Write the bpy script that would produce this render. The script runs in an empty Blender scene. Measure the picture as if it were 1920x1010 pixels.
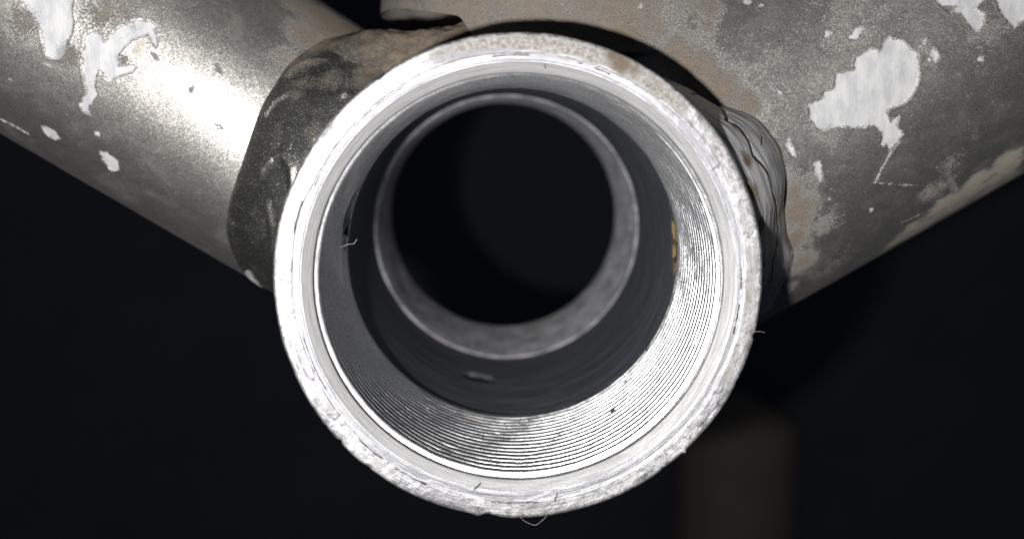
import bpy, math
import numpy as np

# ------------------------------------------------------------------ camera, world, light
MM = 0.001
RES = (1920.0, 1010.0)                 # pixel frame the measurements were taken in
FPX = 1833.3                           # focal length in those pixels
CAM = np.array([-3.068, -83.215, 12.80])          # mm, shell axis is +Y, front face at y = 0
RX, RZ = math.radians(82.071), math.radians(-1.659)

scene = bpy.context.scene
cam_d = bpy.data.cameras.new("camera")
cam = bpy.data.objects.new("camera", cam_d)
scene.collection.objects.link(cam)
cam.location = CAM * MM
cam.rotation_euler = (RX, 0, RZ)
cam_d.sensor_width = 36.0
cam_d.lens = 36.0 * FPX / RES[0]
cam_d.clip_start = 0.001
cam_d.clip_end = 20
cam_d.dof.use_dof = True
cam_d.dof.focus_distance = 0.0915
cam_d.dof.aperture_fstop = 20.0
scene.camera = cam
scene.render.resolution_x, scene.render.resolution_y = 1024, 538

world = bpy.data.worlds.new("World")
scene.world = world
world.use_nodes = True
world.node_tree.nodes["Background"].inputs[0].default_value = (0.55, 0.72, 1.0, 1)
world.node_tree.nodes["Background"].inputs[1].default_value = 0.016

# the phone's own flash, 14 mm left of and 7 mm below the lens
ld = bpy.data.lights.new("phone_flash", 'POINT')
ld.energy = 0.58
ld.color = (1.0, 0.99, 0.985)
ld.shadow_soft_size = 0.0014
lamp = bpy.data.objects.new("phone_flash", ld)
scene.collection.objects.link(lamp)
lamp.location = (-0.0166, -0.0835, 0.0056)

scene.view_settings.view_transform = 'Standard'
scene.view_settings.look = 'None'
scene.view_settings.exposure = 0.0
scene.view_settings.gamma = 1.0

# ------------------------------------------------------------------ helpers
rng = np.random.default_rng(7)
_cx, _sx, _cz, _sz = math.cos(RX), math.sin(RX), math.cos(RZ), math.sin(RZ)
_M = np.array([[_cz, -_sz, 0], [_sz, _cz, 0], [0, 0, 1]]) @ np.array([[1, 0, 0], [0, _cx, -_sx], [0, _sx, _cx]])
_R, _U, _F = _M[:, 0], _M[:, 1], -_M[:, 2]

def proj(P):
    v = P - CAM
    z = v @ _F
    return np.stack([RES[0] / 2 + FPX * (v @ _R) / z, RES[1] / 2 - FPX * (v @ _U) / z], -1)

def at_y(px, y):
    """the point that shows at a pixel on the plane y = const"""
    d = _F + (px[0] - RES[0] / 2) / FPX * _R - (px[1] - RES[1] / 2) / FPX * _U
    return CAM + d * ((y - CAM[1]) / d[1])

def _hash(ix, iy, iz, seed):
    h = (ix.astype(np.int64) * 374761393 + iy.astype(np.int64) * 668265263 + iz.astype(np.int64) * 2147483647 + seed * 974634541) & 0xFFFFFFFF
    h = ((h ^ (h >> 13)) * 1274126177) & 0xFFFFFFFF
    h = (h ^ (h >> 16)) & 0xFFFF
    return h / 65535.0

def noise3(P, scale, seed=0):
    p = np.asarray(P, float) * scale + 1000.0
    i = np.floor(p); f = p - i; f = f * f * (3 - 2 * f); i = i.astype(np.int64)
    r = 0
    for dx in (0, 1):
        for dy in (0, 1):
            for dz in (0, 1):
                w = (f[..., 0] if dx else 1 - f[..., 0]) * (f[..., 1] if dy else 1 - f[..., 1]) * (f[..., 2] if dz else 1 - f[..., 2])
                r = r + w * _hash(i[..., 0] + dx, i[..., 1] + dy, i[..., 2] + dz, seed)
    return r * 2 - 1

def fbm(P, scale, oct=4, seed=0, gain=0.5):
    a, r = 1.0, 0
    for o in range(oct):
        r = r + a * noise3(P, scale * 2 ** o, seed + o)
        a *= gain
    return r

def sstep(a, b, x):
    t = np.clip((x - a) / (b - a), 0, 1)
    return t * t * (3 - 2 * t)

def grid_mesh(name, P, closed_u=False, closed_v=False, attrs=None, mat=None, parent=None, flip=False, smooth=True, keep=None):
    """P (nu, nv, 3) in mm -> one mesh object; attrs: dict of per-vertex float arrays"""
    nu, nv = P.shape[:2]
    iu = np.arange(nu if closed_u else nu - 1); iv = np.arange(nv if closed_v else nv - 1)
    U, V = np.meshgrid(iu, iv, indexing='ij')
    U2 = (U + 1) % nu; V2 = (V + 1) % nv
    q = np.stack([U * nv + V, U2 * nv + V, U2 * nv + V2, U * nv + V2], -1).reshape(-1, 4)
    if flip: q = q[:, ::-1]
    if keep is not None:
        k = keep.reshape(-1)
        q = q[k[q].all(1)]
    me = bpy.data.meshes.new(name)
    me.vertices.add(nu * nv)
    me.vertices.foreach_set("co", (P.reshape(-1) * MM).astype(np.float32))
    nf = len(q)
    me.loops.add(nf * 4); me.polygons.add(nf)
    me.loops.foreach_set("vertex_index", np.ascontiguousarray(q).reshape(-1).astype(np.int32))
    me.polygons.foreach_set("loop_start", np.arange(0, nf * 4, 4, dtype=np.int32))
    me.polygons.foreach_set("use_smooth", np.full(nf, smooth, dtype=bool))
    me.update(calc_edges=True)
    for k, v in (attrs or {}).items():
        a = me.attributes.new(k, 'FLOAT', 'POINT')
        a.data.foreach_set("value", np.asarray(v, np.float32).reshape(-1))
    o = bpy.data.objects.new(name, me)
    scene.collection.objects.link(o)
    if mat: me.materials.append(mat)
    if parent is not None: adopt(o, parent)
    return o

def adopt(o, parent):
    """parent o, keeping its mesh where it is"""
    o.parent = parent
    root = parent
    if parent.parent is None and parent.type == 'EMPTY':
        o.location = -parent.location
    return o

def seg_dist(X, Y, pts, closed=False):
    d = np.full(X.shape, 1e9)
    n = len(pts)
    for i in range(n if closed else n - 1):
        ax, ay = pts[i]; bx, by = pts[(i + 1) % n]
        ex, ey = bx - ax, by - ay
        t = np.clip(((X - ax) * ex + (Y - ay) * ey) / (ex * ex + ey * ey + 1e-12), 0, 1)
        d = np.minimum(d, np.hypot(X - ax - t * ex, Y - ay - t * ey))
    return d

def poly_sdf(X, Y, pts):
    """signed distance to a polygon in surface millimetres (negative inside)"""
    out = np.full(X.shape, 9.0)
    pts = np.asarray(pts)
    m = (X > pts[:, 0].min() - 2) & (X < pts[:, 0].max() + 2) & (Y > pts[:, 1].min() - 2) & (Y < pts[:, 1].max() + 2)
    x, y = X[m], Y[m]
    d = seg_dist(x, y, pts, True)
    ins = np.zeros(x.shape, bool)
    for i in range(len(pts)):
        ax, ay = pts[i]; bx, by = pts[(i + 1) % len(pts)]
        c = (ay > y) != (by > y)
        with np.errstate(divide='ignore', invalid='ignore'):
            ins ^= c & (x < (bx - ax) * (y - ay) / (by - ay) + ax)
    out[m] = np.where(ins, -d, d)
    return out

class Finder:
    """finds the surface coordinates (u, v in mm) of spots measured in the photograph"""
    def __init__(self, P, u, v, mask):
        self.q = proj(P[mask]); self.u = u[mask]; self.v = v[mask]
    def __call__(self, pts):
        r = []
        for p in pts:
            d = ((self.q - np.asarray(p, float)) ** 2).sum(1)
            k = np.argpartition(d, 3)[:3]
            w = 1 / (d[k] + 0.5); w /= w.sum()
            r.append(((self.u[k] * w).sum(), (self.v[k] * w).sum()))
        return np.array(r)

# ------------------------------------------------------------------ node helpers
class NT:
    def __init__(self, name):
        self.m = bpy.data.materials.new(name); self.m.use_nodes = True
        self.t = self.m.node_tree; self.n = self.t.nodes
        self.b = self.n["Principled BSDF"]
        tc = self.n.new("ShaderNodeTexCoord")
        mp = self.n.new("ShaderNodeVectorMath"); mp.operation = 'SCALE'; mp.inputs[3].default_value = 1000.0
        self.t.links.new(tc.outputs["Object"], mp.inputs[0])
        self.co = mp.outputs[0]
    def link(self, a, b): self.t.links.new(a, b)
    def put(self, sock, v):
        if v is None: return
        if hasattr(v, "links") or isinstance(v, bpy.types.NodeSocket): self.link(v, sock)
        else: sock.default_value = v
    def math(self, op, a, b=None, c=None, clamp=False):
        n = self.n.new("ShaderNodeMath"); n.operation = op; n.use_clamp = clamp
        self.put(n.inputs[0], a); self.put(n.inputs[1], b); self.put(n.inputs[2], c)
        return n.outputs[0]
    def vmath(self, op, a, b=None, s=None):
        n = self.n.new("ShaderNodeVectorMath"); n.operation = op
        self.put(n.inputs[0], a); self.put(n.inputs[1], b)
        if s is not None: self.put(n.inputs[3], s)
        return n.outputs[0]
    def noise(self, scale, detail=4, rough=0.55, vec=None, dist=0.0):
        n = self.n.new("ShaderNodeTexNoise"); n.inputs["Scale"].default_value = scale
        n.inputs["Detail"].default_value = detail; n.inputs["Roughness"].default_value = rough; n.inputs["Distortion"].default_value = dist
        self.link(vec or self.co, n.inputs["Vector"])
        return n.outputs["Fac"]
    def voronoi(self, scale, vec=None, out="Color", rand=1.0):
        n = self.n.new("ShaderNodeTexVoronoi"); n.inputs["Scale"].default_value = scale
        n.inputs["Randomness"].default_value = rand
        self.link(vec or self.co, n.inputs["Vector"])
        return n.outputs[out]
    def attr(self, name):
        n = self.n.new("ShaderNodeAttribute"); n.attribute_name = name
        return n.outputs["Fac"]
    def mix(self, f, a, b):
        n = self.n.new("ShaderNodeMix"); n.data_type = 'RGBA'
        self.put(n.inputs[0], f)
        for s, v in ((n.inputs[6], a), (n.inputs[7], b)):
            self.put(s, (*v, 1) if isinstance(v, tuple) and len(v) == 3 else v)
        return n.outputs[2]
    def mixf(self, f, a, b):
        n = self.n.new("ShaderNodeMix"); n.data_type = 'FLOAT'
        self.put(n.inputs[0], f); self.put(n.inputs[2], a); self.put(n.inputs[3], b)
        return n.outputs[0]
    def ramp(self, x, a, b, va=0.0, vb=1.0):
        n = self.n.new("ShaderNodeMapRange"); n.interpolation_type = 'SMOOTHSTEP'
        self.put(n.inputs[0], x); n.inputs[1].default_value = a; n.inputs[2].default_value = b
        n.inputs[3].default_value = va; n.inputs[4].default_value = vb
        return n.outputs[0]
    def bump(self, h, strength, dist, normal=None):
        n = self.n.new("ShaderNodeBump"); n.inputs["Strength"].default_value = strength
        n.inputs["Distance"].default_value = dist * MM
        self.put(n.inputs["Height"], h); self.put(n.inputs["Normal"], normal)
        return n.outputs[0]
    def geo_normal(self):
        return self.n.new("ShaderNodeNewGeometry").outputs["Normal"]
    def scaled(self, x, y, z):
        return self.vmath('MULTIPLY', self.co, (x, y, z))
    def out(self, **k):
        for a, v in k.items():
            s = self.b.inputs[a.replace("_", " ")]
            self.put(s, (*v, 1) if isinstance(v, tuple) and len(v) == 3 else v)
        return self.m

def paint_material(name, base=(0.50, 0.48, 0.45), bead=False):
    """pewter metallic paint: flakes, chips down to white primer, brown dust, dark pits"""
    n = NT(name)
    chip = n.attr("chip"); dirt = n.attr("dirt"); pit = n.attr("pit"); tan = n.attr("tan")
    e = n.math('MULTIPLY', n.math('SUBTRACT', n.noise(2.0, 7, 0.74), 0.5), 1.3)
    cs = n.math('ADD', chip, e)
    chipm = n.ramp(cs, 0.10, -0.10)
    # random scattered tiny nicks
    nick = n.ramp(n.noise(1.15, 3, 0.7), 0.735, 0.76)
    chipm = n.math('MAXIMUM', chipm, n.math('MULTIPLY', nick, 0.5))
    # flakes
    vc = n.voronoi(9.0)
    vc2 = n.voronoi(16.0)
    fl = n.vmath('ADD', n.vmath('SCALE', n.vmath('SUBTRACT', vc, (0.5, 0.5, 0.5)), s=0.15),
                 n.vmath('SCALE', n.vmath('SUBTRACT', vc2, (0.5, 0.5, 0.5)), s=0.11))
    # dirt field gets broken up by noise
    dn = n.noise(0.55, 6, 0.68)
    dn2 = n.noise(5.0, 6, 0.8)
    dsum = n.math('ADD', dirt, n.math('ADD', n.math('MULTIPLY', n.math('SUBTRACT', dn, 0.5), 1.3), n.math('MULTIPLY', n.math('SUBTRACT', dn2, 0.5), 2.4)))
    dm = n.ramp(dsum, 0.26, 1.35)
    film = n.ramp(n.noise(0.30, 7, 0.68, vec=n.scaled(0.8, 1, 1.2), dist=0.4), 0.44, 0.80, 0.0, 0.15)
    dgrain = dm
    dm = n.math('MAXIMUM', dm, film)
    dm = n.math('MULTIPLY', dm, n.math('SUBTRACT', 1.0, n.math('MULTIPLY', chipm, 0.85)))
    tm = n.math('MULTIPLY', n.ramp(n.math('ADD', tan, n.math('MULTIPLY', n.math('SUBTRACT', n.noise(0.45, 7, 0.7, vec=n.scaled(0.7, 1, 1.4)), 0.5), 1.7)), 0.3, 1.0), n.math('SUBTRACT', 1.0, chipm))
    gn = n.geo_normal()
    keep = n.math('SUBTRACT', 1.0, n.math('MAXIMUM', n.math('MAXIMUM', chipm, dm), tm), clamp=True)
    nrm = n.vmath('NORMALIZE', n.vmath('ADD', gn, n.vmath('SCALE', fl, s=keep)))
    # relief: chips step down, dust is grainy
    h = n.math('ADD', n.math('MULTIPLY', n.ramp(cs, 0.10, -0.10), -0.6), n.math('MULTIPLY', n.math('MULTIPLY', n.noise(7, 6, 0.78), dgrain), 1.8))
    h = n.math('ADD', h, n.math('MULTIPLY', n.noise(0.7, 4, 0.6), 0.2))
    h = n.math('ADD', h, n.math('MULTIPLY', n.math('MULTIPLY', n.noise(3.0, 3, 0.6, vec=n.scaled(1, 1, 0.25)), chipm), 0.35))
    nrm = n.bump(h, 0.75, 0.16, nrm)
    # colours
    var = n.noise(0.35, 4, 0.6)
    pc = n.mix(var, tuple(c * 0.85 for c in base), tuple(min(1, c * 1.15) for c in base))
    sp = n.voronoi(12.0, out="Color")
    sepf = n.n.new("ShaderNodeSeparateColor"); n.link(sp, sepf.inputs[0])
    pc = n.mix(n.ramp(sepf.outputs[0], 0.90, 0.97, 0, 0.7), pc, (0.85, 0.83, 0.80))
    pc = n.mix(n.ramp(sepf.outputs[1], 0.80, 1.0, 0, 0.3), pc, (0.07, 0.07, 0.07))
    prim = n.mix(n.ramp(n.noise(0.7, 5, 0.62, vec=n.scaled(1.3, 1, .6)), .3, .65), (0.52, 0.525, 0.54), (0.70, 0.695, 0.685))
    rim = n.math('MULTIPLY', n.ramp(cs, 0.02, -0.2, 1.0, 0.0), chipm)
    prim = n.mix(n.math('MULTIPLY', rim, 0.18), prim, (0.40, 0.35, 0.30))
    dc = n.mix(n.noise(1.1, 5, 0.7), (0.165, 0.118, 0.078), (0.42, 0.335, 0.245))
    dc = n.mix(n.ramp(n.noise(5.0, 5, 0.8), 0.54, 0.66, 0, 0.75), dc, (0.055, 0.045, 0.035))
    col = n.mix(dm, pc, dc)
    col = n.mix(n.math('MULTIPLY', tm, 0.85), col, n.mix(n.noise(2.0, 4), (0.36, 0.30, 0.22), (0.58, 0.52, 0.42)))
    col = n.mix(chipm, col, prim)
    pm = n.ramp(n.math('ADD', pit, n.math('MULTIPLY', e, 0.9)), 0.05, -0.08)
    col = n.mix(n.math('MULTIPLY', pm, 0.6), col, (0.06, 0.055, 0.048))
    nonmet = n.math('MAXIMUM', n.math('MAXIMUM', chipm, pm), n.math('MAXIMUM', dm, tm))
    met = n.math('MULTIPLY', n.math('SUBTRACT', 1.0, nonmet, clamp=True), 0.92)
    ro = n.mixf(nonmet, n.math('ADD', 0.455, n.math('MULTIPLY', n.noise(0.8, 4), 0.06)), n.mixf(chipm, 0.9, 0.5))
    return n.out(Base_Color=col, Metallic=met, Roughness=ro, Normal=nrm, Coat_Weight=n.mixf(nonmet, 0.12, 0.0), Coat_Roughness=0.25)

def bare_bead_material():
    """scraped bare aluminium weld with dark streaks, dust and a crack"""
    n = NT("scraped_weld_metal")
    dirt = n.attr("dirt"); pit = n.attr("pit"); u = n.attr("along"); v = n.attr("across")
    cb = n.n.new("ShaderNodeCombineXYZ"); n.link(u, cb.inputs[0]); n.link(v, cb.inputs[1])
    st = n.vmath('MULTIPLY', cb.outputs[0], (0.22, 2.6, 1))
    s1 = n.noise(1.0, 6, 0.7, vec=st)
    s2 = n.noise(0.5, 5, 0.65)
    col = n.mix(n.ramp(s1, 0.30, 0.62), (0.22, 0.21, 0.20), (0.85, 0.84, 0.84))
    dm = n.ramp(n.math('ADD', dirt, n.math('MULTIPLY', n.math('SUBTRACT', s2, 0.5), 1.6)), 0.3, 0.8)
    dc = n.mix(n.noise(2.5, 5, 0.7), (0.10, 0.08, 0.06), (0.34, 0.28, 0.20))
    col = n.mix(dm, col, dc)
    pm = n.ramp(n.math('ADD', pit, n.math('MULTIPLY', n.math('SUBTRACT', n.noise(3.0, 3), 0.5), 0.12)), 0.03, -0.04)
    col = n.mix(pm, col, (0.012, 0.011, 0.010))
    met = n.math('MULTIPLY', n.math('SUBTRACT', 1.0, n.math('MAXIMUM', dm, pm)), 0.12)
    nrm = n.bump(n.math('ADD', s1, n.math('MULTIPLY', n.noise(5, 4, 0.7), 0.4)), 0.4, 0.2)
    return n.out(Base_Color=col, Metallic=met, Roughness=n.mixf(dm, n.ramp(s1, 0.3, 0.7, 0.55, 0.36), 0.9), Normal=nrm)

def shell_material():
    """machined aluminium face: turned rings, worn paint remnant with grime on the outer land"""
    n = NT("machined_shell_metal")
    sx = n.n.new("ShaderNodeSeparateXYZ"); n.link(n.co, sx.inputs[0])
    r = n.math('SQRT', n.math('ADD', n.math('MULTIPLY', sx.outputs[0], sx.outputs[0]), n.math('MULTIPLY', sx.outputs[2], sx.outputs[2])))
    ang = n.math('ARCTAN2', sx.outputs[2], sx.outputs[0])
    cb = n.n.new("ShaderNodeCombineXYZ"); n.link(r, cb.inputs[0]); n.link(n.math('MULTIPLY', ang, 0.6), cb.inputs[1]); n.link(n.math('MULTIPLY', sx.outputs[1], 0.6), cb.inputs[2])
    ring = n.noise(6.5, 5, 0.75, vec=cb.outputs[0])
    grime = n.attr("grime"); brown = n.attr("brown"); smear = n.attr("smear"); pit = n.attr("pit"); land = n.attr("land")
    g1 = n.noise(0.75, 6, 0.68); g2 = n.noise(2.6, 7, 0.74); cham = n.attr("cham")
    metal = n.mix(n.ramp(ring, 0.28, 0.62), (0.22, 0.22, 0.235), (0.46, 0.46, 0.475))
    metal = n.mix(cham, metal, n.mix(n.ramp(ring, .3, .65), (0.25, 0.245, 0.24), (0.37, 0.365, 0.36)))
    rough_al = n.mix(n.ramp(n.noise(1.5, 8, 0.72), 0.36, 0.56), (0.32, 0.315, 0.32), (0.56, 0.555, 0.56))
    lm = n.ramp(n.math('ADD', land, n.math('MULTIPLY', n.math('SUBTRACT', g1, 0.5), 0.9)), 0.35, 0.65)
    col = n.mix(lm, metal, rough_al)
    gm = n.ramp(n.math('ADD', grime, n.math('ADD', n.math('MULTIPLY', n.math('SUBTRACT', g1, 0.5), 1.7), n.math('MULTIPLY', n.math('SUBTRACT', g2, 0.5), 1.2))), 0.30, 0.85)
    gc = n.mix(n.ramp(g2, .32, .66), (0.17, 0.15, 0.13), (0.50, 0.48, 0.45))
    gc = n.mix(n.ramp(n.noise(6, 4, 0.75), 0.56, 0.70, 0, 0.75), gc, (0.10, 0.08, 0.055))
    col = n.mix(gm, col, gc)
    bm = n.ramp(n.math('ADD', brown, n.math('MULTIPLY', n.math('SUBTRACT', g2, 0.5), 1.6)), 0.35, 0.9)
    col = n.mix(n.math('MULTIPLY', bm, 0.85), col, (0.115, 0.075, 0.04))
    sm = n.ramp(n.math('ADD', smear, n.math('MULTIPLY', n.math('SUBTRACT', g1, 0.5), 0.9)), 0.08, -0.05)
    col = n.mix(n.math('MULTIPLY', sm, 0.8), col, n.mix(g2, (0.26, 0.25, 0.265), (0.48, 0.47, 0.49)))
    sp = n.ramp(n.noise(2.6, 5, 0.8), 0.655, 0.73, 0, 0.8)
    col = n.mix(sp, col, (0.09, 0.08, 0.075))
    pm = n.ramp(n.math('ADD', pit, n.math('MULTIPLY', n.math('SUBTRACT', g2, 0.5), 0.25)), 0.04, -0.05)
    col = n.mix(pm, col, (0.03, 0.027, 0.025))
    non = n.math('MAXIMUM', n.math('MAXIMUM', gm, bm), n.math('MAXIMUM', sp, pm))
    nonm = n.math('MAXIMUM', n.math('MULTIPLY', gm, 0.7), n.math('MAXIMUM', bm, n.math('MAXIMUM', sp, pm)))
    met = n.math('MULTIPLY', n.math('SUBTRACT', 1.0, n.math('MAXIMUM', nonm, n.math('MULTIPLY', cham, 0.65)), clamp=True), 0.90)
    ro = n.mixf(non, n.mixf(lm, n.ramp(ring, 0.3, 0.7, 0.56, 0.46), n.ramp(g2, 0.35, 0.65, 0.56, 0.44)), 0.75)
    h = n.math('ADD', n.math('MULTIPLY', ring, n.math('SUBTRACT', 0.6, n.math('MULTIPLY', cham, 0.2))), n.math('MULTIPLY', g2, n.math('ADD', 0.25, n.math('MULTIPLY', lm, 0.4))))
    nrm = n.bump(h, 0.55, 0.15)
    return n.out(Base_Color=col, Metallic=met, Roughness=ro, Normal=nrm)

def thread_material():
    n = NT("cut_thread_metal")
    pit = n.attr("pit"); brown = n.attr("brown")
    g = n.noise(5.0, 5, 0.72); g1 = n.noise(0.7, 4, 0.6)
    col = n.mix(n.ramp(g, 0.30, 0.60), (0.58, 0.58, 0.585), (0.90, 0.90, 0.91))
    sp = n.ramp(n.noise(4.2, 3, 0.75), 0.66, 0.72, 0, 0.8)
    col = n.mix(sp, col, (0.09, 0.085, 0.08))
    bm = n.ramp(n.math('ADD', brown, n.math('MULTIPLY', n.math('SUBTRACT', g, 0.5), 1.2)), 0.4, 1.0)
    col = n.mix(n.math('MULTIPLY', bm, 0.7), col, (0.20, 0.14, 0.08))
    pm = n.ramp(n.math('ADD', pit, n.math('MULTIPLY', n.math('SUBTRACT', g, 0.5), 0.2)), 0.03, -0.05)
    col = n.mix(pm, col, (0.03, 0.03, 0.032))
    non = n.math('MAXIMUM', n.math('MAXIMUM', sp, bm), pm)
    met = n.math('MULTIPLY', n.math('SUBTRACT', 1.0, non), 0.97)
    ro = n.mixf(non, n.ramp(g1, 0.3, 0.7, 0.33, 0.38), 0.7)
    nrm = n.bump(n.math('ADD', g, n.math('MULTIPLY', n.noise(12, 3, 0.7), 0.5)), 0.30, 0.06)
    return n.out(Base_Color=col, Metallic=met, Roughness=ro, Normal=nrm)

def liner_material():
    n = NT("dark_bore_wall")
    gold = n.attr("gold"); pit = n.attr("pit")
    sx = n.n.new("ShaderNodeSeparateXYZ"); n.link(n.co, sx.inputs[0])
    ang = n.math('ARCTAN2', sx.outputs[2], sx.outputs[0])
    cb = n.n.new("ShaderNodeCombineXYZ"); n.link(n.math('MULTIPLY', ang, 2.0), cb.inputs[0]); n.link(n.math('MULTIPLY', sx.outputs[1], 1.4), cb.inputs[1])
    s = n.noise(0.8, 5, 0.6, vec=cb.outputs[0]); g = n.noise(2.0, 5, 0.6)
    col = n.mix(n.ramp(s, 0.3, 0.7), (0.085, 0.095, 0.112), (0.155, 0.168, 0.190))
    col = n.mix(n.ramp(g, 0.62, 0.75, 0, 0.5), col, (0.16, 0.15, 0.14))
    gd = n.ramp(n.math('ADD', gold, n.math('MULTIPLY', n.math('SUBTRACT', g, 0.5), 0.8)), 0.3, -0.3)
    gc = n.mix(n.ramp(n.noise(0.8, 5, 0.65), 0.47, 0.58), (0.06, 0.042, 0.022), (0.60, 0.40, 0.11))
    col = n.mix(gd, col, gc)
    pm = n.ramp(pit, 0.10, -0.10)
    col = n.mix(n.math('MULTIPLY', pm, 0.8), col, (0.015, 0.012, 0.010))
    return n.out(Base_Color=col, Metallic=0.15, Roughness=n.ramp(s, 0.3, 0.7, 0.42, 0.6), Normal=n.bump(n.math('ADD', s, g), 0.4, 0.2))

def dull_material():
    n = NT("dull_rear_thread")  # rear thread and shoulder: darker, rougher metal than the front thread
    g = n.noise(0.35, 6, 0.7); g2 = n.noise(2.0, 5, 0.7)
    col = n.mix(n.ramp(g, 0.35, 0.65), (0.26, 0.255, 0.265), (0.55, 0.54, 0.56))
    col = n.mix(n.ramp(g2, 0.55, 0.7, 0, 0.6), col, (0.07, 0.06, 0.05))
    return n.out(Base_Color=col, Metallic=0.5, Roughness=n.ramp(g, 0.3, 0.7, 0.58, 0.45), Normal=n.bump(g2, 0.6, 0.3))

def plain(name, c0, c1, scale, rough, bump=0.3):
    n = NT(name)
    g = n.noise(scale, 6, 0.6)
    return n.out(Base_Color=n.mix(g, c0, c1), Roughness=rough, Normal=n.bump(g, bump, 1.0 / scale * 0.3))

M_paint = paint_material("pewter_paint")
M_beadpaint = paint_material("pewter_paint_weld_shaded", base=(0.17, 0.17, 0.155))  # same paint, with the fillet's shade put into a darker base
M_bare = bare_bead_material()
M_shell = shell_material()
M_thread = thread_material()
M_liner = liner_material()
M_dull = dull_material()

# ------------------------------------------------------------------ the background
def box(name, x0, x1, y0, y1, z0, z1, mat):
    P = np.array([[x, y, z] for x in (x0, x1) for y in (y0, y1) for z in (z0, z1)], float) * MM
    F = [(0, 1, 3, 2), (4, 6, 7, 5), (0, 4, 5, 1), (2, 3, 7, 6), (0, 2, 6, 4), (1, 5, 7, 3)]
    me = bpy.data.meshes.new(name); me.from_pydata(P.tolist(), [], F); me.update()
    me.materials.append(mat)
    o = bpy.data.objects.new(name, me); scene.collection.objects.link(o)
    return o

bd = box("backdrop", -900, 900, 620, 640, -700, 700, plain("dark_navy_wall", (0.09, 0.097, 0.115), (0.145, 0.15, 0.168), 0.02, 0.9))
bd["kind"] = "structure"

# ------------------------------------------------------------------ the bicycle frame
BASE = np.array([0.0, 34.0, -21.1])
frame = bpy.data.objects.new("bicycle_frame", None)
scene.collection.objects.link(frame)
frame.location = BASE * MM
frame["label"] = "worn pewter bicycle frame with threaded bottom bracket shell and three chipped tubes"
frame["category"] = "bicycle frame"

R_OUT, R_MIN, R_MAJ, PITCH = 21.15, 17.40, 18.02, 1.058
L_THREAD, Y_REAR0, Y_END = 19.5, 48.6, 69.0

# ---- shell body: outer wall, front face, rear face (a closed turned ring, bore parts fill its inside)
NT_ = 2400
th = np.linspace(0, 2 * np.pi, NT_, endpoint=False)
ys_out = np.concatenate([[68.6], np.linspace(65, 24, 9), np.linspace(22, 1.2, 16), np.linspace(0.9, 0.25, 5)])
prof = [(R_OUT, y, 0.0) for y in ys_out]                       # (r, y, land)
prof = [(20.0, 69.0, 0.0), (20.75, 69.0, 0.0)] + prof
prof += [(R_OUT - 0.05, 0.12, 1), (R_OUT - 0.16, 0.03, 1), (R_OUT - 0.30, 0.0, 1)]
prof += [(r, 0.0, 1.0) for r in np.linspace(20.7, 19.65, 14)]
prof += [(19.55, 0.03, 0.8), (19.50, 0.09, 0.3), (19.42, 0.10, 0.0)]
prof += [(r, 0.10, 0.0) for r in np.linspace(19.3, 18.95, 7)]
prof += [(18.90, 0.11, 0), (18.87, 0.16, 0), (18.80, 0.17, 0), (18.74, 0.17, 0), (18.70, 0.20, -1)]
prof += [(18.70 - 0.80 * t, 0.20 + 0.42 * t, -1) for t in np.linspace(0.08, 1, 10)]
prof += [(17.84, 0.68, 0), (17.80, 0.78, 0), (17.98, 0.95, 0)]
prof = np.array(prof)
npf = len(prof)
TH, K = np.meshgrid(th, np.arange(npf), indexing='ij')
RR = prof[K, 0].copy(); YY = prof[K, 1].copy(); LAND = np.maximum(prof[K, 2], 0); CHAM = np.maximum(-prof[K, 2], 0)
flat = np.stack([RR * np.cos(TH), YY, RR * np.sin(TH)], -1)
face = (YY < 1.0) & (RR > 17.8)
# land boundary and outer edge wander, burrs and dents on the rim
circ = np.stack([21 * np.cos(th), np.zeros(NT_), 21 * np.sin(th)], -1)
wob = fbm(circ, 0.16, 4, 11)[:, None]
edge = (RR > 20.2) & (YY < 1.0)
burr = np.clip(fbm(circ, 0.55, 4, 23), -1, 1)[:, None]
nick = np.clip(fbm(circ, 0.9, 3, 31) - 0.55, 0, 1)[:, None]
RR += np.where(edge & (RR > 20.6), 0.045 * burr - 0.16 * nick + 0.05 * wob, 0)
YY += np.where(edge & (RR > 20.5), 0.10 * np.clip(burr, 0, 1) * sstep(20.4, 21.0, RR), 0)
RR += np.where((np.abs(RR - 19.5) < 0.2) & (YY < 0.2), 0.12 * wob, 0)
YY += np.where(face, 0.035 * fbm(flat, 0.6, 4, 5) * LAND + 0.012 * fbm(flat, 2.2, 3, 6) * (0.3 + LAND), 0)
# a larger nick at the lower left rim and one at the right
for a0, wd, dp in ((math.radians(221.5), 0.012, 0.18), (math.radians(-13), 0.010, 0.14), (math.radians(262), 0.03, 0.18), (math.radians(-46), 0.008, -0.22), (math.radians(-100), 0.02, -0.15)):
    da = np.abs((TH - a0 + np.pi) % (2 * np.pi) - np.pi)
    RR -= np.where(edge, dp * np.exp(-(da / wd) ** 2) * sstep(20.2, 21.0, RR), 0)
P = np.stack([RR * np.cos(TH), YY, RR * np.sin(TH)], -1)
X, Z = P[..., 0], P[..., 2]

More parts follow.
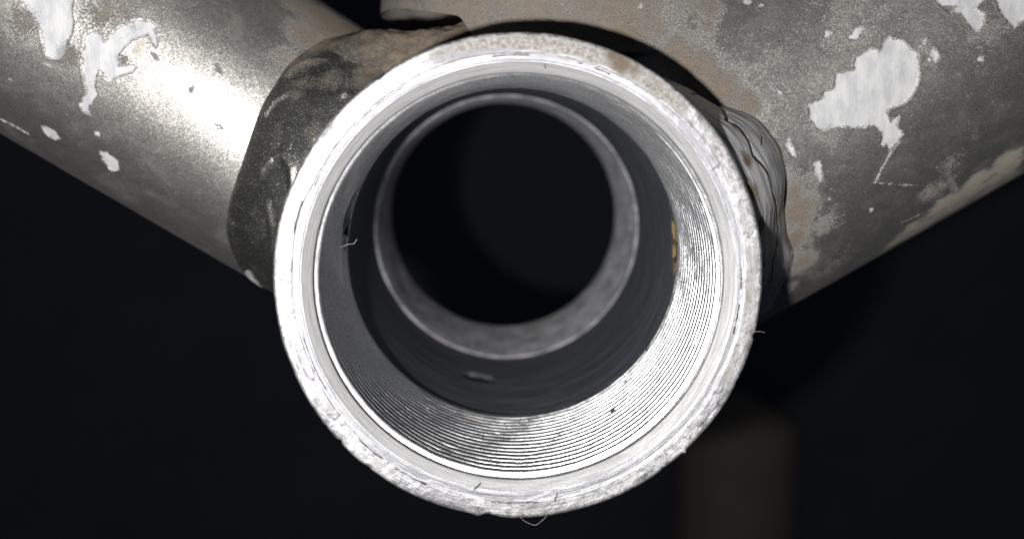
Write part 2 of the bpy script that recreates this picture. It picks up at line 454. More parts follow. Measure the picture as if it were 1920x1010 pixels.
def face_pts(pts):
    return np.array([at_y(p, 0.0)[[0, 2]] for p in pts])
def blob(pts_r, X, Z):
    v = np.zeros(X.shape)
    for (px, py, r, s) in pts_r:
        c = at_y((px, py), 0.0)
        v = np.maximum(v, s * np.exp(-((X - c[0]) ** 2 + (Z - c[2]) ** 2) / (r * 0.046) ** 2))
    return v
adeg = np.degrees(np.arctan2(Z, X)) % 360
def window(a, b, soft=6.0):
    mid = (a + b) / 2; half = (b - a) / 2
    d = np.abs((adeg - mid + 180) % 360 - 180)
    return 1 - sstep(half - soft, half + soft, d)
rland = sstep(19.35, 19.8, RR) * (YY < 0.6)
grime = rland * np.maximum.reduce([0.95 * window(45, 112), 0.35 * window(112, 140), 0.55 * window(-30, 12), 0.38 * window(-80, -30), 0.42 * window(250, 285), 0.38 * window(222, 250), 0.40 * window(10, 45), 0.12 * window(140, 222)]) * (1 - 0.45 * sstep(20.6, 20.95, RR))
grime[YY > 0.5] *= 0.3
brown = blob([(1165, 118, 26, 1.0), (1150, 105, 18, .9), (1190, 130, 22, .7), (1235, 160, 22, .5), (1010, 915, 28, .35), (1350, 270, 26, .6), (1375, 330, 20, .5), (1405, 560, 14, .6), (1412, 620, 14, .7), (1395, 690, 18, .6), (860, 930, 20, .5), (960, 940, 26, .5), (1120, 890, 30, .3)], X, Z) * (YY < .6)
smear_polys = [[(775, 914), (790, 903), (808, 899), (830, 906), (850, 925), (870, 932), (898, 950), (870, 955), (840, 948), (805, 938), (783, 930)],
               [(845, 93), (870, 96), (900, 92), (960, 88), (985, 92), (960, 104), (905, 112), (850, 110), (800, 128), (780, 122)],
               [(1262, 205), (1290, 225), (1330, 270), (1350, 310), (1335, 320), (1305, 285), (1270, 240)],
               [(610, 746), (632, 752), (640, 775), (628, 790), (612, 775)],
               [(552, 640), (570, 655), (588, 690), (590, 715), (575, 705), (560, 680)],
               [(990, 935), (1030, 922), (1050, 935), (1020, 950), (985, 955)],
               [(1330, 740), (1350, 700), (1362, 705), (1345, 760), (1310, 800), (1300, 795)]]
smear = np.full(X.shape, 9.0)
mface = (YY < 0.8) & (RR > 18.3)
for pl in smear_polys:
    s_ = np.full(X.shape, 9.0); s_[mface] = poly_sdf(X[mface], Z[mface], face_pts(pl)); smear = np.minimum(smear, s_)
pit = np.full(X.shape, 9.0)
lines = [([(690, 152), (712, 146), (720, 139)], .14), ([(1022, 120), (1024, 131)], .05), ([(905, 905), (890, 917)], .07), ([(1045, 925), (1040, 938)], .06)]
for ln, wd in lines:
    s_ = np.full(X.shape, 9.0); lp = face_pts(ln); s_[mface] = seg_dist(X[mface], Z[mface], lp) - wd
    pit = np.minimum(pit, s_)
YY += 0.025 * sstep(0.06, -0.15, smear) * (-1)
P = np.stack([RR * np.cos(TH), YY, RR * np.sin(TH)], -1)
shell = grid_mesh("bottom_bracket_shell", P, closed_u=True, attrs=dict(grime=grime, brown=brown, smear=smear, pit=pit, land=LAND, cham=CHAM), mat=M_shell, parent=frame)

# ---- threads (a real helix), front and rear
def thread(name, y0, y1, nth, per, hand, seed, fine, mat=None):
    t = np.linspace(0, 2 * np.pi, nth, endpoint=False)
    n = int((y1 - y0) / PITCH * per)
    y = np.linspace(y0, y1, n)
    T, Y = np.meshgrid(t, y, indexing='ij')
    ph = (Y / PITCH + hand * T / (2 * np.pi)) % 1.0
    tri = np.abs(ph * 2 - 1)                       # 1 at crest
    v = np.clip((tri - 0.22) / 0.46, 0, 1)
    r = R_MAJ - (R_MAJ - R_MIN) * v
    lead = sstep(y0, y0 + 0.55, Y); r = r * lead + R_MAJ * (1 - lead)
    out = sstep(y1 - 1.3, y1 - 0.15, Y); r = r * (1 - out) + R_MIN * out
    S = np.stack([r * np.cos(T), Y, r * np.sin(T)], -1)
    w = fbm(S, 0.8, 4, seed)
    r = r + 0.020 * w + 0.05 * np.clip(fbm(S, 1.6, 3, seed + 9) - 0.45, 0, 1) * (v > .5)
    S = np.stack([r * np.cos(T), Y, r * np.sin(T)], -1)
    a = dict(pit=np.full(T.shape, 9.0), brown=np.zeros(T.shape))
    if fine:
        nrm_ok = ((S - CAM) * np.stack([-np.cos(T), -0.3 + 0 * T, -np.sin(T)], -1)).sum(-1) < 0
        A = T * R_MIN
        fd = Finder(S, A, Y, nrm_ok)
        # slot on the left as a pocket, unlit inside painted dark; thread missing there
        sl = np.array([(math.radians(172) * R_MIN, 14.4), (math.radians(180) * R_MIN, 13.6), (math.radians(193) * R_MIN, 13.9), (math.radians(195.5) * R_MIN, 15.4), (math.radians(193) * R_MIN, 17.2), (math.radians(180) * R_MIN, 18.2), (math.radians(170) * R_MIN, 17.6)])
        sl = fd([(668, 352), (655, 372), (645, 410), (641, 445), (640, 466), (650, 466), (655, 440), (659, 410), (667, 375)])
        d = poly_sdf(A, Y, sl)
        r2 = r + 2.4 * sstep(0.15, -0.25, d)
        S = np.stack([r2 * np.cos(T), Y, r2 * np.sin(T)], -1)
        a['pit'] = np.minimum(a['pit'], d)
        for c, rad in (((1279, 326), .24), ((1095, 189), .22), ((1242, 640), .16), ((1150, 771), .22), ((1090, 590), .1), ((905, 820), .16), ((840, 862), .12), ((1330, 482), .12), ((895, 886), .10), ((1035, 817), .2), ((1212, 655), .15)):
            u0, v0 = fd([c])[0]
            a['pit'] = np.minimum(a['pit'], np.hypot((A - u0) * 0.7, (Y - v0)) - rad)
        for c, rad, s in (((885, 785), 1.4, .9), ((900, 790), 1.0, .7), ((950, 800), 1.5, .45), ((1265, 430), 1.6, .5), ((1225, 620), 1.5, .4)):
            u0, v0 = fd([c])[0]
            a['brown'] = np.maximum(a['brown'], s * np.exp(-((A - u0) ** 2 + (Y - v0) ** 2) / rad ** 2))
    return grid_mesh(name, S, closed_u=True, attrs=a, mat=mat or M_thread, parent=shell)

thread("internal_thread", 0.9, L_THREAD, 900, 18, -1, 41, True)
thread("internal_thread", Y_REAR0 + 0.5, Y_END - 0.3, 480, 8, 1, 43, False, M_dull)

# ---- plain dark wall between the two threads, relieved a little wider, and the rear thread's shoulder
t = np.linspace(0, 2 * np.pi, 720, endpoint=False)
yl = np.concatenate([[L_THREAD - 0.02], np.linspace(L_THREAD + 0.02, 25, 50), np.linspace(25.2, Y_REAR0 - 0.02, 90)])
T, Y = np.meshgrid(t, yl, indexing='ij')
r = np.where(Y < L_THREAD, R_MIN, 17.85)
S = np.stack([r * np.cos(T), Y, r * np.sin(T)], -1)
A = T * 18.25
fdl = Finder(S, A, Y, (S[..., 1] > L_THREAD + 0.01) & ((S - CAM) * np.stack([-np.cos(T), 0 * T, -np.sin(T)], -1)).sum(-1).__lt__(0))
Aw = np.where(A > 9.125 * 2 * np.pi, A - 18.25 * 2 * np.pi, A)
gold = poly_sdf(Aw, Y, np.array([(4.6, 19.0), (4.3, 22.6), (3.0, 23.8), (0.5, 24.2), (-1.6, 23.2), (-2.6, 22.1), (-2.4, 19.0)]))
pl = fdl([(868, 700), (880, 697), (905, 702), (922, 706), (928, 712), (915, 716), (890, 712), (872, 706)])
pitl = poly_sdf(A, Y, pl)
r = r + 0.03 * fbm(S, 0.35, 4, 77) * (Y > L_THREAD) + 0.25 * sstep(0.2, -0.4, gold) * (Y > L_THREAD) + 0.9 * sstep(0.1, -0.15, pitl)
S = np.stack([r * np.cos(T), Y, r * np.sin(T)], -1)
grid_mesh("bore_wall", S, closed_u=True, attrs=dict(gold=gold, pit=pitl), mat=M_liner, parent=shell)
rs = np.array([[17.95, Y_REAR0 - 0.03], [17.85, Y_REAR0], [17.78, Y_REAR0], [17.66, Y_REAR0 + 0.05], [17.5, Y_REAR0 + 0.25], [17.42, Y_REAR0 + 0.55]])
T2, K2 = np.meshgrid(t, np.arange(len(rs)), indexing='ij')
S = np.stack([rs[K2, 0] * np.cos(T2), rs[K2, 1], rs[K2, 0] * np.sin(T2)], -1)
z0 = np.zeros(T2.shape)
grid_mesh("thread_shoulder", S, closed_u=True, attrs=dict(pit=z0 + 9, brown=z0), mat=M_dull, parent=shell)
rs = np.array([[17.42, Y_END - 0.32], [17.6, Y_END - 0.05], [17.8, Y_END], [20.0, Y_END]])
T2, K2 = np.meshgrid(t, np.arange(len(rs)), indexing='ij')
S = np.stack([rs[K2, 0] * np.cos(T2), rs[K2, 1], rs[K2, 0] * np.sin(T2)], -1)
grid_mesh("rear_lip", S, closed_u=True, attrs=dict(pit=np.full(T2.shape, 9.0), brown=np.zeros(T2.shape)), mat=M_thread, parent=shell)

# ---- tubes
class Tube:
    """elliptic tube: axis point P0, direction a, in-plane normal e1 (radius r1), depth normal e2 (radius r2)"""
    def __init__(self, P0, a, e1, r1, r2):
        self.P0, self.a, self.e1 = np.array(P0, float), np.array(a, float), np.array(e1, float)
        self.e2 = np.cross(self.a, self.e1); self.r1, self.r2 = r1, r2
        if self.e2[1] > 0: self.e2 = -self.e2          # e2 towards the viewer
    def pt(self, ph, s, dr=0.0):
        N = np.cos(ph)[..., None] * self.e1 * (self.r1 + np.asarray(dr)[..., None]) + np.sin(ph)[..., None] * self.e2 * (self.r2 + np.asarray(dr)[..., None])
        return self.P0 + s[..., None] * self.a + N
    def nrm(self, ph):
        N = np.cos(ph)[..., None] * self.e1 / self.r1 + np.sin(ph)[..., None] * self.e2 / self.r2
        return N / np.linalg.norm(N, axis=-1, keepdims=True)
    def dist(self, P):
        v = P - self.P0
        x, y = v @ self.e1, v @ self.e2
        k = np.hypot(x / self.r1, y / self.r2)
        g = np.hypot(x / self.r1 ** 2, y / self.r2 ** 2)
        return k * (k - 1) / np.maximum(g, 1e-6)
    def s_shell(self, ph, R=R_OUT, dr=0.0):
        """where the generator at ph meets the shell's cylinder"""
        q = self.pt(ph, np.zeros_like(ph), dr)
        ax, az = self.a[0], self.a[2]; A = ax * ax + az * az
        B = q[..., 0] * ax + q[..., 2] * az; C = q[..., 0] ** 2 + q[..., 2] ** 2 - R * R
        disc = B * B - A * C
        return (-B + np.sqrt(np.maximum(disc, 0))) / A

al, be = math.radians(32.63), math.radians(-5.26)
LT = Tube(np.array([0, 34, 0]) - 3.91 * np.array([math.sin(al), 0, math.cos(al)]),
          (-math.cos(al) * math.cos(be), math.sin(be), math.sin(al) * math.cos(be)), (math.sin(al), 0, math.cos(al)), 15.66, 15.66)
ar = math.radians(30.12)
RT = Tube(np.array([0, 34, 0]) - 2.42 * np.array([-math.sin(ar), 0, math.cos(ar)]),
          (math.cos(ar), 0, math.sin(ar)), (-math.sin(ar), 0, math.cos(ar)), 21.0, 21.0)
ST = Tube((6.2, 34.0, 0), (0, 0, 1), (1, 0, 0), 21.0, 18.4)

def smooth_push(P, N, others, k):
    """smooth-union swelling of a surface next to the others"""
    for o in others:
        d = np.abs(o.dist(P))
        P = P + N * (k * 0.25 * np.clip(1 - d / k, 0, 1) ** 2 * sstep(0.0, 14.0, P[..., 2]))[..., None]
    return P

def tube_grid(tb, s0, s1, n_s, n_front, n_back, far, others=(), k=8.0):
    """front half dense; s0(ph) start"""
    ph = np.concatenate([np.linspace(-0.12, math.pi + 0.12, n_front), np.linspace(math.pi + 0.12, 2 * math.pi - 0.12, n_back)[1:-1]])
    tt = np.concatenate([np.linspace(0, 1, n_s), [1.08, 1.25, 1.5]])
    tt[-3:] = [1 + (far - s1) / (s1) * q for q in (0.3, 0.65, 1.0)]
    PH, TT = np.meshgrid(ph, tt, indexing='ij')
    S0 = s0(PH)
    S = np.where(TT <= 1, S0 + (s1 - S0) * TT, s1 * TT)
    P = tb.pt(PH, S)
    N = tb.nrm(PH)
    P = P + N * (0.05 * fbm(P, 0.12, 3, 3))[..., None]
    P = smooth_push(P, N, others, k)
    arc = PH * (tb.r1 + tb.r2) / 2
    vis = ((P - CAM) * N).sum(-1) < 0
    return PH, S, P, N, arc, vis

def polys_sdf(arc, S, fd, polys):
    out = np.full(arc.shape, 9.0)
    for p in polys:
        out = np.minimum(out, poly_sdf(arc, S, fd(p)))
    return out
def lines_sdf(arc, S, fd, lines, taper=True):
    out = np.full(arc.shape, 9.0)
    for p, w in lines:
        out = np.minimum(out, seg_dist(arc, S, fd(p)) - w)
    return out
def blobs(arc, S, fd, lst):
    v = np.zeros(arc.shape)
    for (px, py, r, s) in lst:
        u0, v0 = fd([(px, py)])[0]
        v = np.maximum(v, s * np.exp(-((arc - u0) ** 2 + (S - v0) ** 2) / (r * 0.055) ** 2))
    return v
def ell(px, py, rx, ry, rot=0, n=10):
    c, s = math.cos(math.radians(rot)), math.sin(math.radians(rot))
    k = rng.uniform(0.75, 1.2, n)
    return [(px + k[i] * (rx * math.cos(t) * c - ry * math.sin(t) * s), py + k[i] * (rx * math.cos(t) * s + ry * math.sin(t) * c)) for i, t in enumerate(np.linspace(0, 2 * math.pi, n, endpoint=False))]

# left tube
PH, S, P, N, arc, vis = tube_grid(LT, lambda p: LT.s_shell(p, 20.0), 72.0, 420, 400, 60, 120.0)
fd = Finder(P, arc, S, vis)
chipsL = [[(49, 15), (64, 31), (75, 52), (82, 88), (88, 106), (100, 113), (113, 111), (121, 103), (124, 85), (134, 64), (138, 44), (134, 21), (140, -14), (120, -25), (60, -22), (36, -12)],
          [(193, 80), (219, 54), (255, 37), (283, 41), (294, 49), (281, 62), (247, 75), (232, 90), (219, 108), (224, 124), (247, 121), (257, 126), (247, 136), (224, 142), (211, 149), (218, 157), (206, 155), (185, 131), (180, 144), (178, 165), (183, 178), (167, 196), (165, 206), (170, 218), (155, 209), (149, 196), (162, 175), (157, 144), (153, 124), (157, 85), (160, 67), (175, 57), (191, 67)],
          [(76, 237), (90, 238), (104, 246), (113, 260), (104, 264), (88, 254)], [(187, 284), (200, 286), (222, 303), (223, 319), (208, 321), (195, 306)], ell(182, 251, 5, 4), ell(288, 72, 6, 20, -20)]
chip = polys_sdf(arc, S, fd, chipsL)
chip = np.minimum(chip, lines_sdf(arc, S, fd, [([(2, 224), (30, 238), (52, 251)], 0.14)]))
pit = polys_sdf(arc, S, fd, [ell(411, 128, 6, 11, -20), ell(358, 167, 4, 8, 20, 14), ell(410, 238, 9, 3, 30, 16), ell(290, 105, 4, 12, -35), ell(101, 119, 16, 6), ell(126, 80, 4, 9), ell(20, 148, 5, 3)])
dirt = blobs(arc, S, fd, [(620, 50, 70, 1.25), (600, 30, 50, 1.25), (655, 60, 50, 1.4), (575, 65, 45, 1.1), (560, 10, 40, .9), (530, 110, 30, .7), (125, 105, 22, .75), (115, 115, 16, .7), (190, 30, 40, .6), (230, 20, 35, .5), (35, 35, 40, .55), (170, 165, 16, .5), (230, 110, 12, .6)])
tan = blobs(arc, S, fd, [(262, 94, 17, .62), (215, 30, 25, .7), (195, 20, 25, .7)])
P = P - N * (0.09 * sstep(0.05, -0.12, chip) - 0.02 * np.exp(-((chip - 0.14) / 0.10) ** 2) + 0.12 * sstep(0.05, -0.2, pit))[..., None]
grid_mesh("frame_tube", P, closed_u=True, attrs=dict(chip=chip, dirt=dirt, pit=pit, tan=tan), mat=M_paint, parent=frame)["label"] = "slimmer frame tube running to the upper left"
fdL, arcL, SL = fd, arc, S

# right tube
def rt_start(p):
    return np.maximum(RT.s_shell(p, 20.0), np.where(np.cos(p) < -0.5, 17.0 * sstep(-0.45, -0.9, np.cos(p)), -50))
PH, S, P, N, arc, vis = tube_grid(RT, rt_start, 76.0, 440, 460, 60, 125.0, (ST,), 14.0)
fd = Finder(P, arc, S, vis)
chips_glintR = [[(1516, 196), (1543, 184), (1546, 172), (1563, 169), (1568, 140), (1602, 131), (1605, 110), (1632, 92), (1652, 95), (1655, 77), (1667, 71), (1697, 80), (1709, 95), (1721, 98), (1722, 125), (1725, 137), (1721, 157), (1712, 175), (1694, 196), (1667, 205), (1661, 214), (1669, 230), (1687, 214), (1682, 235), (1693, 252), (1667, 282), (1661, 270), (1652, 273), (1654, 249), (1638, 235), (1620, 238), (1566, 238), (1548, 247), (1531, 241), (1519, 220)],
          [(1590, 74), (1600, 58), (1613, 51), (1621, 56), (1606, 74)], ell(1552, 65, 7, 6), [(1722, 92), (1728, 78), (1737, 72), (1733, 84)], ell(1751, 103, 7, 14, -15), ell(1838, 111, 7, 5),
          [(1738, -14), (1752, -4), (1765, 12), (1795, 12), (1777, 24), (1801, 24), (1816, 45), (1831, 61), (1843, 53), (1846, 27), (1828, 15), (1851, -3), (1840, -16)],
          [(1862, -12), (1878, 27), (1902, 53), (1914, 45), (1926, 27), (1930, -12)], [(1524, 305), (1537, 303), (1543, 331), (1537, 341), (1528, 327)], [(1478, 262), (1487, 278), (1492, 295), (1482, 290), (1472, 275)],
          ell(1555, 373, 3, 2), ell(1632, 393, 3, 3), ell(1400, 4, 8, 5), ell(1470, 575, 5, 3), ell(1425, 12, 5, 2, -40)]  # the ellipse at the tube's lower corner is a painted highlight
chip = polys_sdf(arc, S, fd, chips_glintR)
chip = np.minimum(chip, lines_sdf(arc, S, fd, [([(1686, 265), (1668, 290), (1653, 315), (1640, 342)], .07), ([(1640, 342), (1680, 346), (1720, 347)], -0.03), ([(1470, 182), (1442, 154)], -0.02), ([(1692, 417), (1745, 392)], 0.0)]))
pit = polys_sdf(arc, S, fd, [ell(1736, 108, 6, 9), ell(1779, 15, 14, 6, 15), ell(1785, 348, 9, 16, -20)])
pit = np.minimum(pit, lines_sdf(arc, S, fd, [([(1188, 56), (1200, 68), (1222, 77), (1240, 83), (1252, 94)], 0.03), ([(1440, 155), (1460, 147)], -0.02)]))
dirt = blobs(arc, S, fd, [(1330, 15, 26, .9), (1325, 50, 16, .8), (1300, 130, 55, 1.1), (1350, 170, 45, 1.15), (1400, 195, 32, 1.0), (1270, 100, 50, 1.0), (1220, 60, 70, .9), (1160, 30, 70, .8), (1490, 360, 35, 1.0), (1495, 400, 45, 1.1), (1490, 450, 40, 1.1), (1505, 490, 40, 1.0), (1545, 420, 35, .7), (1520, 340, 25, .6), (1440, 240, 20, .6), (1545, 250, 25, .6), (1740, 105, 20, .5), (1440, 110, 30, .35), (1590, 20, 60, .35), (1480, 540, 30, .7), (1750, 360, 35, .7), (1800, 380, 40, .6), (1780, 320, 40, .4), (1560, 500, 60, .45), (1120, 25, 60, .8), (1850, 60, 40, .4)])
tan = np.clip(0.42 - polys_sdf(arc, S, fd, [[(1640, 480), (1700, 420), (1765, 380), (1830, 335), (1919, 278), (1919, 324), (1780, 402), (1700, 448)]]) * 0.32, 0, 0.72) \
    + 0.6 * blobs(arc, S, fd, [(1830, 330, 40, .9), (1890, 290, 40, .9), (1770, 375, 25, .8), (1770, 345, 14, .9), (1900, 250, 30, .5), (1590, 285, 30, .5), (1530, 520, 25, .5)])
P = P - N * (0.09 * sstep(0.05, -0.12, chip) - 0.02 * np.exp(-((chip - 0.14) / 0.10) ** 2) + 0.14 * sstep(0.05, -0.12, pit))[..., None]
grid_mesh("frame_tube", P, closed_u=True, attrs=dict(chip=chip, dirt=dirt, pit=pit, tan=tan), mat=M_paint, parent=frame)["label"] = "widest frame tube running to the upper right, scraped white patch"
fdR, arcR, SR = fd, arc, S

# upright tube behind the top of the shell; its lower left corner hangs free
def st_start(p):
    c = np.cos(p)
    base = np.full(p.shape, 20.6)
    left = sstep(-0.40, -0.56, c)
    return base * (1 - left) + (26.2 + 1.6 * np.minimum(0, -c - 0.9) * 3) * left
PH, S, P, N, arc, vis = tube_grid(ST, st_start, 48.0, 170, 380, 60, 110.0, (RT,), 14.0)
# a flat pressed land along the left side
fd = Finder(P, arc, S, vis)
chip = polys_sdf(arc, S, fd, [ell(1200, 12, 3, 6, 40)])
pit = lines_sdf(arc, S, fd, [([(1188, 56), (1200, 68), (1222, 77), (1240, 83), (1252, 94)], 0.03)])
dirt = 0.62 + blobs(arc, S, fd, [(860, 30, 70, .45), (1000, 30, 80, .3), (1180, 40, 60, .5), (780, 30, 40, .2)]) - blobs(arc, S, fd, [(1270, 40, 60, .35), (790, 10, 20, .3)])
grid_mesh("frame_tube", P, closed_u=True, attrs=dict(chip=chip, dirt=dirt, pit=pit, tan=dirt * 0), mat=M_paint, parent=frame)["label"] = "dusty upright frame tube above the shell"

# ---- weld beads
def bead(tb, toe_px, fdt, name, mat, nph, nt, ph0, ph1, h_in, bulge, ripple, pitch, seed, extra=None, label=None, fwd=None):
    """fillet from the toe line on the tube to the shell; toe positions measured along the visible front"""
    toe = fdt(toe_px); rad = (tb.r1 + tb.r2) / 2
    o = np.argsort(toe[:, 0]); ta, ts = toe[o, 0] / rad, toe[o, 1]
    ph = np.linspace(ph0, ph1, nph)
    s_t = np.interp(ph, ta, ts)
    s_t = np.convolve(np.pad(s_t, 12, mode='edge'), np.ones(25) / 25, 'valid')
    tt = np.linspace(0, 1, nt)
    A = tb.pt(ph, s_t, np.full(ph.shape, -0.12))
    sc = np.maximum(tb.s_shell(ph), s_t - 9.5)
    Cn = tb.pt(ph, sc)
    Nn = tb.nrm(ph)
    D = Cn + Nn * h_in
    if fwd is not None: D[:, 1] -= fwd(ph)
    psi = np.arctan2(D[:, 2], D[:, 0])
    D[:, 0] = (R_OUT - 0.3) * np.cos(psi); D[:, 2] = (R_OUT - 0.3) * np.sin(psi)
    t = tt[None, :, None]
    chord_mid = (A + D) / 2
    ctrl = (chord_mid + (chord_mid - Cn) * bulge)[:, None, :]
    Pb = (1 - t) ** 2 * A[:, None] + 2 * t * (1 - t) * ctrl + t ** 2 * D[:, None]
    du = np.gradient(Pb, axis=0); dv = np.gradient(Pb, axis=1)
    Nb = np.cross(du, dv); Nb /= np.linalg.norm(Nb, axis=-1, keepdims=True) + 1e-9
    sign = np.sign((Nb * Nn[:, None]).sum(-1).mean()); Nb *= sign
    along = np.repeat((ph * rad)[:, None], nt, 1); across = np.repeat((tt * 11.0)[None, :], nph, 0)
    e = np.minimum(tt * 4, 1)[None, :]
    wv = noise3(np.stack([along, across * 0 + seed, across * 0], -1), 0.35, seed)
    q = (along + 0.8 * wv) / pitch + 11.0 * (tt[None, :] - 0.20) ** 2
    saw = q % 1.0
    hgt = ripple * (sstep(0, 0.7, saw) * (1 - sstep(0.7, 1.0, saw))) * e + 0.20 * e * fbm(Pb, 0.14, 3, seed + 3)
    Pb = Pb + Nb * hgt[..., None]
    vis = ((Pb - CAM) * Nb).sum(-1) < 0
    fdb = Finder(Pb, along, across, vis)
    at = extra(along, across, fdb, Pb)
    if 'sink' in at:
        Pb = Pb - Nb * at.pop('sink')[..., None]
    ob = grid_mesh(name, Pb, attrs=dict(along=along, across=across, **at), mat=mat, parent=frame)
    if label: ob["label"] = label
    return ob

def ex_left(al_, ac_, fdb, Pb):
    dirt = blobs(al_, ac_, fdb, [(620, 70, 80, 1.3), (560, 120, 40, .95), (640, 75, 55, 1.35), (590, 85, 45, 1.2), (690, 100, 45, 1.3), (620, 150, 25, .8), (680, 150, 25, .9), (560, 160, 30, .7), (585, 250, 18, .8), (545, 130, 30, .7), (500, 200, 22, .6), (700, 130, 30, 1.1), (520, 260, 30, .35)])
    dirt = np.maximum(dirt, 0.55 * np.exp(-(ac_ / 0.9) ** 2))
    chip = polys_sdf(al_, ac_, fdb, [ell(522, 270, 3, 3), ell(512, 300, 2, 4), ell(545, 275, 2, 6, 20), [(462, 505), (472, 508), (494, 538), (490, 545), (476, 536)]])
    arcs = [([(498, 215), (515, 185), (545, 168), (575, 172), (592, 205), (588, 255)], .30), ([(490, 320), (510, 288), (532, 280), (550, 310), (556, 370), (546, 440)], .26),
            ([(545, 135), (580, 110), (625, 108), (650, 135), (645, 175)], .30), ([(436, 420), (440, 462), (458, 500), (490, 543)], .35), ([(470, 400), (485, 370), (505, 375), (515, 420), (512, 480)], .18)]
    rise = np.zeros(al_.shape)
    for pts, hh in arcs:
        q = fdb(pts)
        for _ in range(2):
            m = (q[:-1] + q[1:]) / 2; q = np.vstack([q[:1], m, q[-1:]])
        dd = seg_dist(al_, ac_, q)
        rise = np.maximum(rise, hh * np.exp(-(dd / 0.45) ** 2))
    return dict(sink=-rise, chip=chip, dirt=dirt, pit=np.full(al_.shape, 9.0), tan=np.zeros(al_.shape))
bead(LT, [(690, 60), (650, 62), (600, 75), (540, 118), (488, 200), (455, 300), (430, 370), (421, 425), (430, 470), (455, 510), (488, 540)], fdL,
     "weld_bead", M_beadpaint, 700, 70, -0.35, math.pi + 0.25, 5.0, 0.35, 0.0, 4.4, 51, ex_left, "smooth painted weld bead between left tube and shell")

def ex_right(al_, ac_, fdb, Pb):
    crack = [([(1296, 176), (1318, 177), (1340, 195), (1362, 226), (1385, 238), (1402, 262), (1412, 292), (1440, 326), (1450, 366), (1457, 400), (1460, 430), (1455, 465), (1448, 505), (1443, 530)], 0.17),
             ([(1455, 385), (1452, 420), (1450, 455), (1446, 490)], 0.03), ([(1429, 255), (1428, 272)], 0.10), ([(1494, 465), (1480, 500), (1466, 540)], 0.10)]  # last line darkens the crease at the bead's lower end
    pit = lines_sdf(al_, ac_, fdb, crack)
    dirt = blobs(al_, ac_, fdb, [(1400, 300, 22, .8), (1410, 360, 22, .9), (1425, 430, 20, .9), (1380, 240, 16, .7), (1430, 500, 20, .6), (1480, 430, 20, .7), (1470, 400, 12, .5), (1330, 190, 16, .6), (1290, 150, 30, 1.0), (1250, 110, 30, 1.1), (1220, 90, 30, 1.1)])
    dirt = np.maximum(dirt, 0.85 * np.exp(-(ac_ / 1.1) ** 2))
    st = np.stack([al_ * 0.35, ac_ * 1.6, 0 * al_], -1)
    rough = 0.035 * fbm(st, 0.9, 4, 17) * sstep(0, 0.8, ac_)
    return dict(dirt=dirt, pit=pit, sink=rough + 0.06 * sstep(0.12, -0.12, pit))
bead(RT, [(1190, 60), (1235, 95), (1275, 130), (1310, 162), (1345, 190), (1390, 198), (1430, 220), (1465, 270), (1478, 320), (1472, 380), (1478, 440), (1492, 475), (1475, 540), (1466, 560)], fdR,
     "weld_bead", M_bare, 900, 150, math.pi * 0.27, math.pi + 0.30, 2.2, 0.14, 0.0, 3.8, 61, ex_right, "scraped bare weld bead with a dark crack by right tube",
     fwd=lambda p: 10.0 * sstep(0.85, 1.2, p) * (1 - 0.5 * sstep(1.7, 2.5, p)))

# dust-caked weld hugging the top of the shell, under the upright tube
psi = np.radians(np.linspace(52, 158, 620)); cc = np.linspace(-1.35 * math.pi, 0.35 * math.pi, 120)
PS, CC = np.meshgrid(psi, cc, indexing='ij')
deg = np.degrees(PS)
rad_h = np.interp(deg, [52, 84, 98, 103, 110, 115, 122, 130, 140, 158], [3.6, 3.8, 4.3, 4.5, 5.0, 5.6, 7.2, 8.6, 7.5, 5.0])
yc = 23.6 - 0.8 * sstep(95, 115, deg)
base_r = 20.6
Pq = np.stack([PS * 21, CC * 3, 0 * PS], -1)
lump = 0.40 * fbm(Pq, 0.22, 4, 91) + 0.10 * fbm(Pq, 1.6, 3, 95)
rr = base_r + (rad_h + lump) * np.cos(CC + math.pi / 2) * 1.0
yy = yc + (6.2 + lump) * np.sin(CC + math.pi / 2) * 1.0
rr = base_r + (rad_h + lump) * np.sin(-CC); yy = yc - (6.2 + lump) * np.sign(np.cos(CC)) * np.abs(np.cos(CC)) ** 0.7
rr = np.maximum(rr, 20.4)
Pt = np.stack([rr * np.cos(PS), yy, rr * np.sin(PS)], -1)
dirt = np.full(PS.shape, 1.1) - 0.75 * sstep(116, 132, deg) * (0.6 + 0.5 * noise3(Pq, 0.2, 5))
o = grid_mesh("weld_bead", Pt, attrs=dict(chip=np.full(PS.shape, 9.0), dirt=dirt, pit=np.full(PS.shape, 9.0), tan=dirt * 0), mat=M_beadpaint, parent=frame)
o["label"] = "dust-caked weld bead on top of the shell"

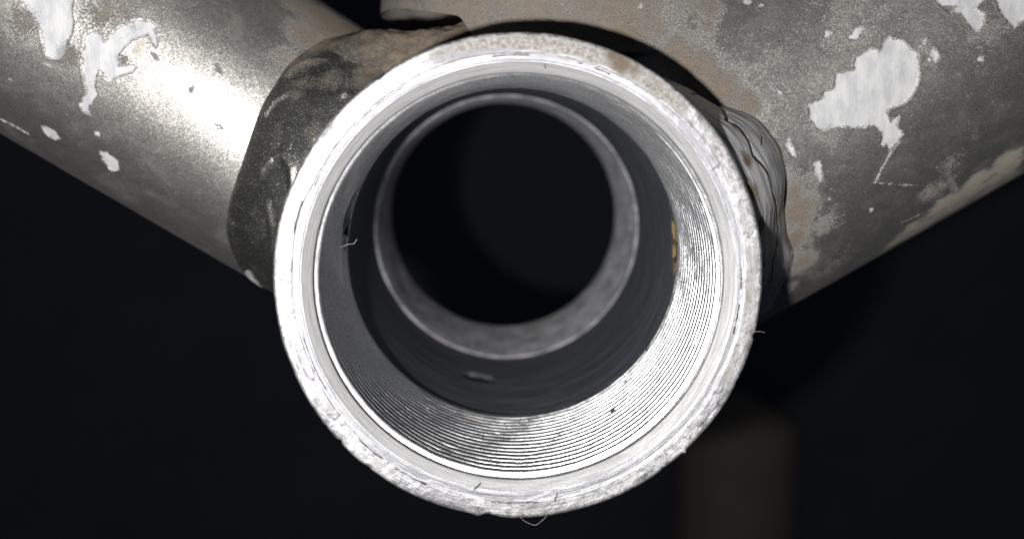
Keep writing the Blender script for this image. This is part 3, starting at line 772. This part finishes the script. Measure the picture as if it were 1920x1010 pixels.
# ------------------------------------------------------------------ small loose things and background objects
def fibre(pts, rad, label, mat, y_off=0):
    pts = np.array(pts, float)
    # smooth
    tt = np.linspace(0, len(pts) - 1, 40)
    c = np.stack([np.interp(tt, np.arange(len(pts)), pts[:, i]) for i in range(3)], -1)
    for _ in range(6): c[1:-1] = (c[:-2] + 2 * c[1:-1] + c[2:]) / 4
    d = np.gradient(c, axis=0); d /= np.linalg.norm(d, axis=1, keepdims=True)
    u = np.cross(d, [0.3, 1, 0.2]); u /= np.linalg.norm(u, axis=1, keepdims=True); v = np.cross(d, u)
    a = np.linspace(0, 2 * np.pi, 6, endpoint=False)
    Pf = c[:, None] + rad * (np.cos(a)[None, :, None] * u[:, None] + np.sin(a)[None, :, None] * v[:, None])
    o = grid_mesh("lint_fibre", Pf, closed_v=True, mat=mat)
    o["label"] = label; o["category"] = "lint"; o["group"] = "loose lint fibres on the shell"
    return o
M_lint = plain("grey_lint", (0.35, 0.34, 0.33), (0.6, 0.58, 0.55), 2.0, 0.7)
fibre([at_y((636, 464), 14.2), at_y((652, 458), 13.2), at_y((664, 457), 12.8), at_y((669, 448), 12.6)], 0.024, "tiny curled lint fibre by the slot in the left thread wall", M_lint)
fibre([at_y((972, 966), .6), at_y((986, 978), .9), at_y((1004, 985), .8), at_y((1020, 972), .4), at_y((1030, 960), 0.1)], 0.013, "fine hair looping under the bottom rim of the shell", M_lint)
fibre([at_y((1410, 622), 0.0), at_y((1425, 621), .1), at_y((1434, 623), .3)], 0.012, "short hair sticking out from the right rim of the shell", M_lint)

c0, c1 = at_y((1285, 770), 570.0), at_y((1492, 1200), 570.0)
ang = np.linspace(0, 2 * np.pi, 48, endpoint=False); hz = np.linspace(-690, c0[2] + 10, 24)
AN, HZ = np.meshgrid(ang, hz, indexing='ij')
rp = (c1[0] - c0[0]) / 2 * (1 + 0.015 * fbm(np.stack([np.cos(AN), np.sin(AN), HZ * 0.01], -1), 1.5, 3, 8))
rp = np.where(HZ >= hz[-1] - 1, rp * 0.02, rp)
post = grid_mesh("wooden_post", np.stack([(c0[0] + c1[0]) / 2 + rp * np.cos(AN), 590 + rp * np.sin(AN), HZ], -1), closed_u=True,
                 mat=plain("brown_wood", (0.31, 0.24, 0.175), (0.48, 0.38, 0.285), 0.05, 0.8))
post["label"] = "blurred brown upright post in the dark background at lower right"
post["category"] = "post"
